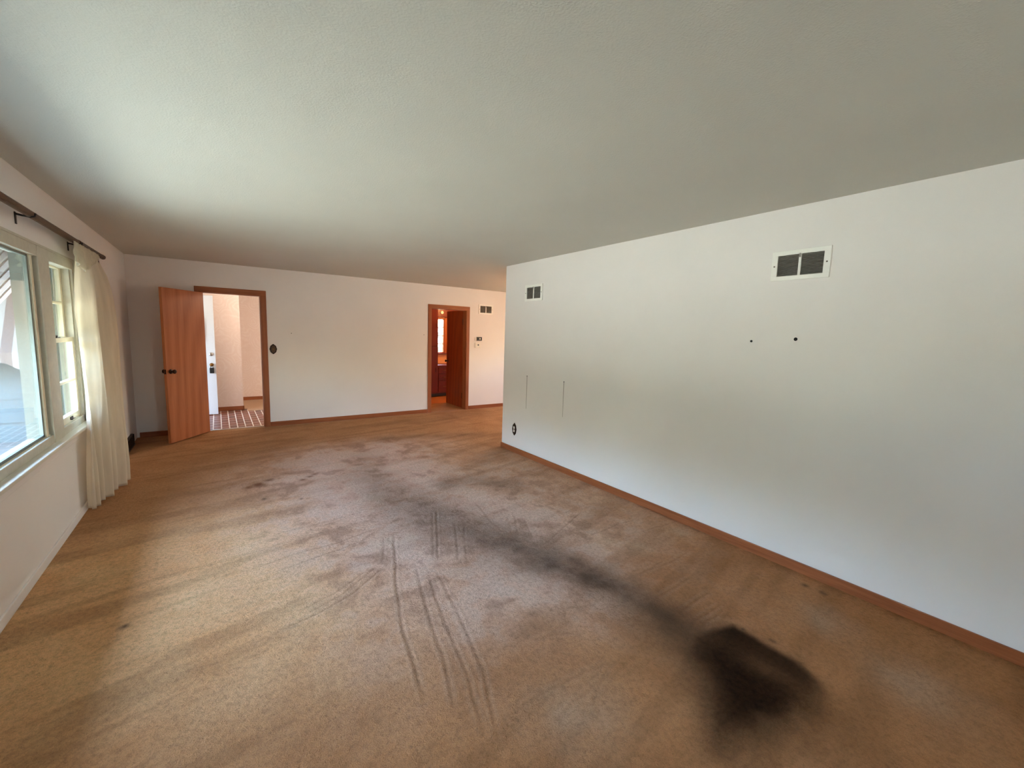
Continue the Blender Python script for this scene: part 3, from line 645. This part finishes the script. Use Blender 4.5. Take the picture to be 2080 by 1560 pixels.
# pleated heading, folded forward over the front of the panel
hm = bmesh.new(); nu, nv = 40, 14; g = []
TL, TR_, BL, BR = Vector((-0.862, 4.60, 2.150)), Vector((-0.858, 5.42, 2.155)), Vector((-0.838, 4.47, 1.985)), Vector((-0.850, 5.28, 2.085))
BM = Vector((-0.815, 4.60, 1.925))
for j in range(nv+1):
    v = j/nv; row = []
    for i in range(nu+1):
        u = i/nu; top = TL.lerp(TR_, u)
        bot = BL.lerp(BM, min(u/0.35, 1)) if u < 0.35 else BM.lerp(BR, (u-0.35)/0.65)
        p = top.lerp(bot, v)
        p.x += 0.008*math.sin(u*26)*(0.4+v) + 0.006*math.sin(u*61+v*9)
        p.z += 0.005*math.sin(u*33+v*7)*v
        row.append(hm.verts.new(p-coff))
    g.append(row)
for j in range(nv):
    for i in range(nu): hm.faces.new((g[j][i], g[j][i+1], g[j+1][i+1], g[j+1][i]))
hd = link('heading', hm, M_header, cur, True)
hd.modifiers.new('thickness', 'SOLIDIFY').thickness = 0.004
ck = [Vector((-0.852, 5.36, 2.11)), Vector((-0.850, 5.365, 2.06)), Vector((-0.850, 5.36, 2.01))]
link('pleat_hook', MB().tube([p-coff for p in ck], 0.003, 8).tube([ck[2]-coff, ck[2]-coff+Vector((0, -0.05, 0.01))], 0.003, 8), M_bronze, cur)
for y in (4.70, 4.88, 5.06, 5.24, 5.40):
    link('curtain_ring', MB().tube([Vector((-0.884, y, 2.160))-coff, Vector((-0.880, y, 2.150))-coff, Vector((-0.876, y, 2.125))-coff], 0.0035, 8), M_bronze, cur)

# ------------------------------------------------------------------ air vents
def make_vent(label, loc, rot, group='two-panel air vents high on the walls'):
    w, h = 0.344, 0.196
    r = thing('air_vent', label, 'vent', loc, rot, group)
    f = MB(); d = -0.011
    f.box(-w/2, w/2, d, 0, h/2-0.030, h/2, 0.003).box(-w/2, w/2, d, 0, -h/2, -h/2+0.030, 0.003)
    f.box(-w/2, -w/2+0.038, d, 0, -h/2+0.028, h/2-0.028, 0.003).box(w/2-0.038, w/2, d, 0, -h/2+0.028, h/2-0.028, 0.003)
    link('frame', f, M_ventw, r)
    link('divider', MB().box(-0.008, 0.008, d, -0.002, -h/2+0.028, h/2-0.028, 0.002), M_ventw, r)
    link('damper_lever', MB().box(-0.004, 0.004, d-0.008, d, h/2-0.052, h/2-0.026, 0.002), M_slat, r)
    link('duct', MB().box(-w/2+0.03, w/2-0.03, -0.002, 0, -h/2+0.025, h/2-0.025), M_duct, r)
    for x0, x1 in ((-w/2+0.037, -0.007), (0.007, w/2-0.037)):
        s = MB(); n = 15
        for k in range(n):
            z = -h/2+0.036+(h-0.072)*k/(n-1)
            s.prism([(x0, -0.0095, z-0.0035), (x0, -0.0088, z-0.0040), (x0, -0.0028, z+0.0015), (x0, -0.0035, z+0.002)], (x1-x0, 0, 0))
        link('louvers', s, M_slat, r)
    for x in (-w/2+0.019, w/2-0.019):
        link('screw', MB().lathe([(0.0052, 0), (0.0048, 0.002), (0.002, 0.0028)], (x, d, 0.0), (0, -1, 0), 12), M_mark, r, True)
    return r
v0 = make_vent('white vent high on the bare wall, above the two dark anchor holes', (XR, 1.249, 2.058), -PI/2)
for lab, loc, rot in (('small white vent near the outer corner of the bare wall', (XR, 4.103, 2.058), -PI/2),
                      ('white vent on the far wall above the thermostat', (4.556, YB, 2.048), 0.0)):
    c = copy_tree(v0); c.location = loc; c.rotation_euler = (0, 0, rot); c['label'] = lab

# ------------------------------------------------------------------ switch, outlet, thermostat
def scallop(a, bz, n=64, lobes=0.05):
    """ornate oval outline in the XZ plane with pointed ends"""
    pts = []
    for k in range(n):
        t = 2*PI*k/n; s = 1+lobes*math.cos(8*t)*0.6+0.10*abs(math.sin(t))**14
        pts.append((a*math.cos(t)*s, 0, bz*math.sin(t)*s))
    return pts
sw = thing('light_switch', 'dark ornate oval switch plate beside the brick-entry doorway', 'light switch', (0.711, YB, 1.216))
pl = link('plate', MB().prism(scallop(0.050, 0.070), (0, -0.007, 0), 0.90), M_bronze, sw)
link('rim', MB().prism(scallop(0.036, 0.054), (0, -0.0095, 0), 0.88), M_rod, sw)
link('toggle', MB().lathe([(0.011, 0), (0.011, 0.018), (0.008, 0.022), (0.002, 0.023)], (0, -0.009, 0), (0, -1, 0), 16), M_brass, sw, True)
ou = thing('wall_outlet', 'dark ornate outlet plate low on the white partition', 'outlet', (XR, 4.424, 0.308), -PI/2)
link('plate', MB().prism(scallop(0.046, 0.076), (0, -0.007, 0), 0.90), M_bronze, ou)
for z in (0.021, -0.021):
    rc = link('receptacle', MB().box(-0.016, 0.016, -0.0105, -0.005, z-0.0155, z+0.0155, 0.004), M_white_pl, ou)
    link('slot', MB().box(-0.0075, -0.0055, -0.0115, -0.010, z-0.002, z+0.007).box(0.0055, 0.0075, -0.0115, -0.010, z-0.002, z+0.007), M_dark, rc)
th = thing('thermostat', 'white square thermostat with a dark dot on the far wall', 'thermostat', (4.372, YB, 1.318))
link('body', MB().box(-0.065, 0.065, -0.028, 0, -0.055, 0.055, 0.012, 3), M_white_pl, th)
link('dial', MB().lathe([(0.016, 0), (0.015, 0.006), (0.002, 0.007)], (0.005, -0.028, 0.004), (0, -1, 0), 18), M_dark, th, True)
tc = thing('wall_control', 'small black control box just above the white thermostat', 'control', (4.405, YB, 1.447))
link('body', MB().box(-0.062, 0.062, -0.026, 0, -0.036, 0.036, 0.004), M_dark, tc)
link('side_cover', MB().box(-0.10, -0.062, -0.018, 0, -0.03, 0.03, 0.003), M_white_pl, tc)
link('display', MB().lathe([(0.017, 0), (0.016, 0.003), (0.002, 0.0035)], (0.012, -0.026, 0.0), (0, -1, 0), 18), M_white_pl, tc, True)

# marks and holes left in the white partition
for lab, y, z0, z1 in (('thin dark scratch line straight above the dark outlet plate', 4.185, 0.62, 1.036), ('thin dark scratch line on the bare wall, away from the outlet', 3.497, 0.635, 1.036)):
    s = thing('wall_scratch', lab, 'scratch', (XR, y, z0), -PI/2, 'scratches on the white partition')
    link('line', MB().prism([(-0.0035, 0, z1-z0), (0.0035, 0, z1-z0), (0.0012, 0, 0), (-0.0012, 0, 0)], (0, -0.0012, 0)), M_mark, s)
    link('nail_hole', MB().lathe([(0.0065, 0), (0.006, 0.0016), (0.002, 0.0022)], (0, 0, z1-z0), (0, -1, 0), 14), M_hole, s, True)
for lab, y, z, r in (('smaller of the two dark anchor holes in the bare wall', 1.513, 1.547, 0.0075), ('larger of the two dark anchor holes, right below the vent', 1.229, 1.568, 0.0100)):
    s = thing('wall_anchor', lab, 'wall anchor', (XR, y, z), -PI/2, 'dark anchors in the bare wall')
    link('collar', MB().lathe([(r*1.15, 0), (r*1.05, 0.0025), (r*0.8, 0.003)], (0, 0, 0), (0, -1, 0), 18), M_hole, s, True)
    link('socket', MB().lathe([(r*0.55, 0.0029), (r*0.5, 0.0042), (r*0.1, 0.0044)], (0, 0, 0), (0, -1, 0), 12), M_dark, s, True)
tag(link('nail_hole', MB().lathe([(0.006, 0), (0.005, 0.0015), (0.001, 0.002)], (0.97, YB, 1.467), (0, -1, 0), 12), M_hole), 'tiny nail hole in the far wall right of the dark oval switch', 'nail hole', 'nail holes in the far wall')
tag(link('nail_hole', MB().lathe([(0.006, 0), (0.005, 0.0015), (0.001, 0.002)], (3.205, YB, 1.50), (0, -1, 0), 12), M_hole), 'tiny nail hole in the far wall just left of the kitchen doorway', 'nail hole', 'nail holes in the far wall')

# floor register on the window wall by the far corner
rg = thing('wall_register', 'dark metal register low on the wall between curtain and corner', 'register', (XL, 6.78, 0.0), PI/2)
link('frame', MB().box(-0.25, 0.25, -0.036, 0, 0.012, 0.03, 0.003).box(-0.25, 0.25, -0.024, 0, 0.135, 0.155, 0.003).box(-0.25, -0.235, -0.032, 0, 0.02, 0.15).box(0.235, 0.25, -0.032, 0, 0.02, 0.15), M_bronze, rg)
gl = MB()
for k in range(24):
    x = -0.225+0.45*k/23
    gl.prism([(x-0.004, -0.033, 0.03), (x+0.004, -0.033, 0.03), (x+0.004, -0.022, 0.137), (x-0.004, -0.022, 0.137)], (0, 0.006, 0))
link('grille', gl, M_bronze, rg); link('duct', MB().box(-0.235, 0.235, -0.014, 0, 0.03, 0.137), M_duct, rg)

# ------------------------------------------------------------------ kitchen seen through the second doorway
def cabinet_tall():
    r = thing('tall_cabinet', 'tall dark red cabinet at the left inside the kitchen doorway', 'cabinet', (3.95, 9.62, 0))
    link('body', MB().box(-0.40, 0.40, -0.30, 0.30, 0.08, 2.25, 0.004), M_cab, r)
    link('plinth', MB().box(-0.39, 0.39, -0.26, 0.28, 0, 0.08), M_dark, r)
    for z0, z1 in ((0.12, 1.2), (1.23, 2.2)):
        d = link('door', MB().box(-0.38, 0.38, -0.318, -0.30, z0, z1, 0.005), M_cab, r)
        link('handle', MB().tube([(0.33, -0.318, (z0+z1)/2-.05), (0.33, -0.34, (z0+z1)/2-.04), (0.33, -0.34, (z0+z1)/2+.04), (0.33, -0.318, (z0+z1)/2+.05)], 0.005, 8), M_bronze, d)
cabinet_tall()
r = thing('base_cabinet', 'low dark red drawer cabinet under the kitchen window', 'cabinet', (4.80, 9.66, 0))
link('body', MB().box(-0.44, 0.44, -0.30, 0.30, 0.08, 0.73, 0.004), M_cabx, r)
link('plinth', MB().box(-0.43, 0.43, -0.25, 0.28, 0, 0.08), M_dark, r)
for z0, z1 in ((0.56, 0.71), (0.40, 0.54), (0.11, 0.38)):
    d = link('drawer', MB().box(-0.42, 0.42, -0.318, -0.30, z0, z1, 0.005), M_cabx, r)
    link('handle', MB().tube([(-0.30, -0.318, (z0+z1)/2), (-0.30, -0.338, (z0+z1)/2), (-0.18, -0.338, (z0+z1)/2), (-0.18, -0.318, (z0+z1)/2)], 0.006, 8), M_brass, d)
tag(link('countertop', MB().box(4.355, 5.25, 9.335, KIT_Y, 0.73, 0.765, 0.004), M_cabx), 'dark red-brown counter top on the low drawer cabinet', 'counter top')
w2 = thing('window_2', 'bright kitchen window with three dark muntins', 'window', (4.59, KIT_Y, 0), kind='structure')
f = MB(); f.box(-0.24, 0.24, 0, 0.06, 1.03, 1.055).box(-0.24, 0.24, 0, 0.06, 1.89, 1.92).box(-0.24, -0.215, 0, 0.06, 1.05, 1.9).box(0.215, 0.24, 0, 0.06, 1.05, 1.9)
link('frame', f, M_kwood, w2)
for z in (1.265, 1.475, 1.685): link('muntin', MB().box(-0.22, 0.22, 0.02, 0.045, z-0.008, z+0.008), M_kwood, w2)
link('pane', MB().box(-0.22, 0.22, 0.031, 0.035, 1.05, 1.90), M_glass, w2)
link('sill', MB().box(-0.26, 0.34, -0.06, 0.02, 1.0, 1.03, 0.004), M_cabx, w2)
link('casing', MB().box(0.24, 0.335, -0.015, 0, 1.03, 1.98, 0.004), M_kwood, w2)
tag(link('window_valance', MB().box(4.36, 5.2, KIT_Y-0.11, KIT_Y-0.001, 1.95, 2.16, 0.005), M_cabx), 'dark red wood valance above the kitchen window', 'valance')
tag(link('valance_disc', MB().lathe([(0.045, 0), (0.045, 0.015), (0.03, 0.028), (0.004, 0.032)], (4.70, KIT_Y-0.11, 2.06), (0, -1, 0), 24), M_white_pl, None, True), 'small pale round disc on the red kitchen valance', 'disc')
# ------------------------------------------------------------------ dining-side window (round the corner)
w3 = thing('window_3', 'window of the side room round the corner', 'window', (XD, 5.65, 0), kind='structure')
f = MB(); f.box(0, 0.08, -0.4, 0.4, 0.95, 0.99).box(0, 0.08, -0.4, 0.4, 1.61, 1.65).box(0, 0.08, -0.4, -0.36, 0.99, 1.61).box(0, 0.08, 0.36, 0.4, 0.99, 1.61).box(0.02, 0.06, -0.36, 0.36, 1.29, 1.32)
link('frame', f, M_frame, w3); link('pane', MB().box(0.038, 0.042, -0.36, 0.36, 0.99, 1.61), M_glass, w3)

w4 = thing('fill_window', 'added fill-light window in the near end wall, out of view', 'window', (1.65, YR, 0), kind='structure')  # added window, never in view, brightens the near end
f = MB(); f.box(-0.25, 0.25, -0.09, 0, 1.25, 1.28).box(-0.25, 0.25, -0.09, 0, 1.92, 1.95).box(-0.25, -0.22, -0.09, 0, 1.28, 1.92).box(0.22, 0.25, -0.09, 0, 1.28, 1.92).box(-0.22, 0.22, -0.07, -0.03, 1.59, 1.61)
link('frame', f, M_frame, w4); link('pane', MB().box(-0.22, 0.22, -0.052, -0.048, 1.28, 1.92), M_glass, w4)

# ------------------------------------------------------------------ outside
struct('ground', MB().box(-45, 45, -40, 50, -0.6, -0.35), M_lawn, 'lawn outside the house', 'lawn')
struct('path', MB().box(-3.4, XO, 5.4, 9.05, -0.36, -0.22), M_conc, 'pale paving outside the big window', 'paving')
WY = 9.05
sd = MB(); ex = 0.342
for k in range(9):
    z0 = -0.28+k*ex
    sd.prism([(XO, WY-0.004, z0+ex), (XO, WY-0.022, z0), (XO, WY+0.02, z0), (XO, WY+0.02, z0+ex)], (-3.6, 0, 0))
struct('wall_siding', sd, M_siding, 'pale aqua lap siding seen through the big window', 'siding')
struct('shade_roof', MB().box(-3.1, -1.65, 6.4, 8.5, H, H+0.14), M_outer, 'unseen flat roof added by the front door to hold back daylight', 'roof')  # unseen slab added to cut daylight on front door and siding
struct('roof_wing', MB().box(-5.2, -1.65, 8.5, 14, 2.56, 2.72), M_outer, 'roof edge over the siding wall outside', 'roof')
# striped awning hung on the siding wall
aw = thing('striped_awning', 'brown and white striped awning with scalloped hem outside on the siding', 'awning', (-2.55, WY-0.03, 0.93))
zt, zb, dy = 1.25, 0.18, -0.62
nst = 14; sw_ = 0.105
cols = {0: MB(), 1: MB()}
for k in range(nst):
    x0 = -0.75+k*sw_
    m_ = cols[k % 2]
    m_.prism([(x0, 0, zt), (x0, dy, zb), (x0, dy+0.015, zb), (x0, 0.012, zt-0.012)], (sw_, 0, 0))
    pts = [(x0, dy, zb), (x0+sw_, dy, zb)]
    zz = lambda x: 0.045*(math.cos(2*PI*(x+0.75)/(2*sw_*1.6)+1.0))
    for q in range(7):
        x = x0+sw_-sw_*q/6; pts.append((x, dy, zz(x)))
    m_.prism(pts, (0, 0.006, 0))
link('white_stripes', cols[0], M_st_white, aw); link('brown_stripes', cols[1], M_st_brown, aw)
link('frame', MB().tube([(-0.75, 0.0, zb-0.02), (-0.75, dy+0.02, zb-0.02), (0.72, dy+0.02, zb-0.02), (0.72, 0.0, zb-0.02)], 0.010, 8), M_outer, aw)
# ribbed metal awning over the picture window, seen from beneath
wa = thing('window_awning', 'white and brown slatted metal awning above the big window outside', 'awning', (XO, 2.85, 1.35))
s0, s1 = MB(), MB(); y = -2.25; k = 0
while y < 2.20:
    m_ = (s0, s1)[k % 2]; o_ = 0.0 if k % 2 == 0 else 0.018
    m_.prism([(0, y, 0.86-o_), (-0.36, y, 0.33-o_), (-0.36, y, 0.318-o_), (0, y, 0.846-o_)], (0, 0.088, 0)); y += 0.075; k += 1
link('white_slats', s0, M_aw_white, wa); link('brown_slats', s1, M_aw_brown, wa)
link('edge_bar', MB().box(-0.375, -0.355, -2.27, 2.23, 0.29, 0.335, 0.004), M_outer, wa)

# unseen row of trees, added to block the low sky
M_tree = plain('tree leaves', srgb(146, 152, 136), 0.9, var=0.5, scale=1.5)
tv, tf = [], []; ny_, nz_ = 110, 22
for j in range(nz_+1):
    for i in range(ny_+1):
        yy = -34+76*i/ny_; v_ = j/nz_
        hgt = 6.2+0.6*math.sin(yy*0.55)+0.4*math.sin(yy*1.3+1)
        x = -23+1.2*math.sin(yy*0.9+v_*4)+0.8*math.sin(yy*2.1+v_*9)+1.6*v_*v_+0.35*random.random()
        tv.append((x, yy, -0.4+hgt*v_+0.25*random.random()))
for j in range(nz_):
    for i in range(ny_):
        k = j*(ny_+1)+i; tf.append((k, k+1, k+ny_+2, k+ny_+1))
me = bpy.data.meshes.new('light_block_foliage'); me.from_pydata(tv, [], tf); me.materials.append(M_tree)
fo = bpy.data.objects.new('light_block_foliage', me); COL.objects.link(fo)
fo.modifiers.new('thickness', 'SOLIDIFY').thickness = 1.2
tag(fo, 'unseen green trees added to block the low sky', 'trees', kind='stuff')

# shrubs added behind the house to dim the kitchen window view
sv = []
for j in range(15):
    for i in range(41):
        sv.append((-2+16*i/40, 13.2+0.5*math.sin(i*0.9+j)+0.3*random.random(), -0.4+1.9*j/14))
sf = [(j*41+i, j*41+i+1, (j+1)*41+i+1, (j+1)*41+i) for j in range(14) for i in range(40)]
me = bpy.data.meshes.new('light_block_foliage'); me.from_pydata(sv, [], sf); me.materials.append(M_tree)
fo2 = bpy.data.objects.new('light_block_foliage', me); COL.objects.link(fo2); fo2.modifiers.new('thickness', 'SOLIDIFY').thickness = 0.8
tag(fo2, 'dense shrubs added outside to dim the kitchen window view', 'shrubs', kind='stuff')
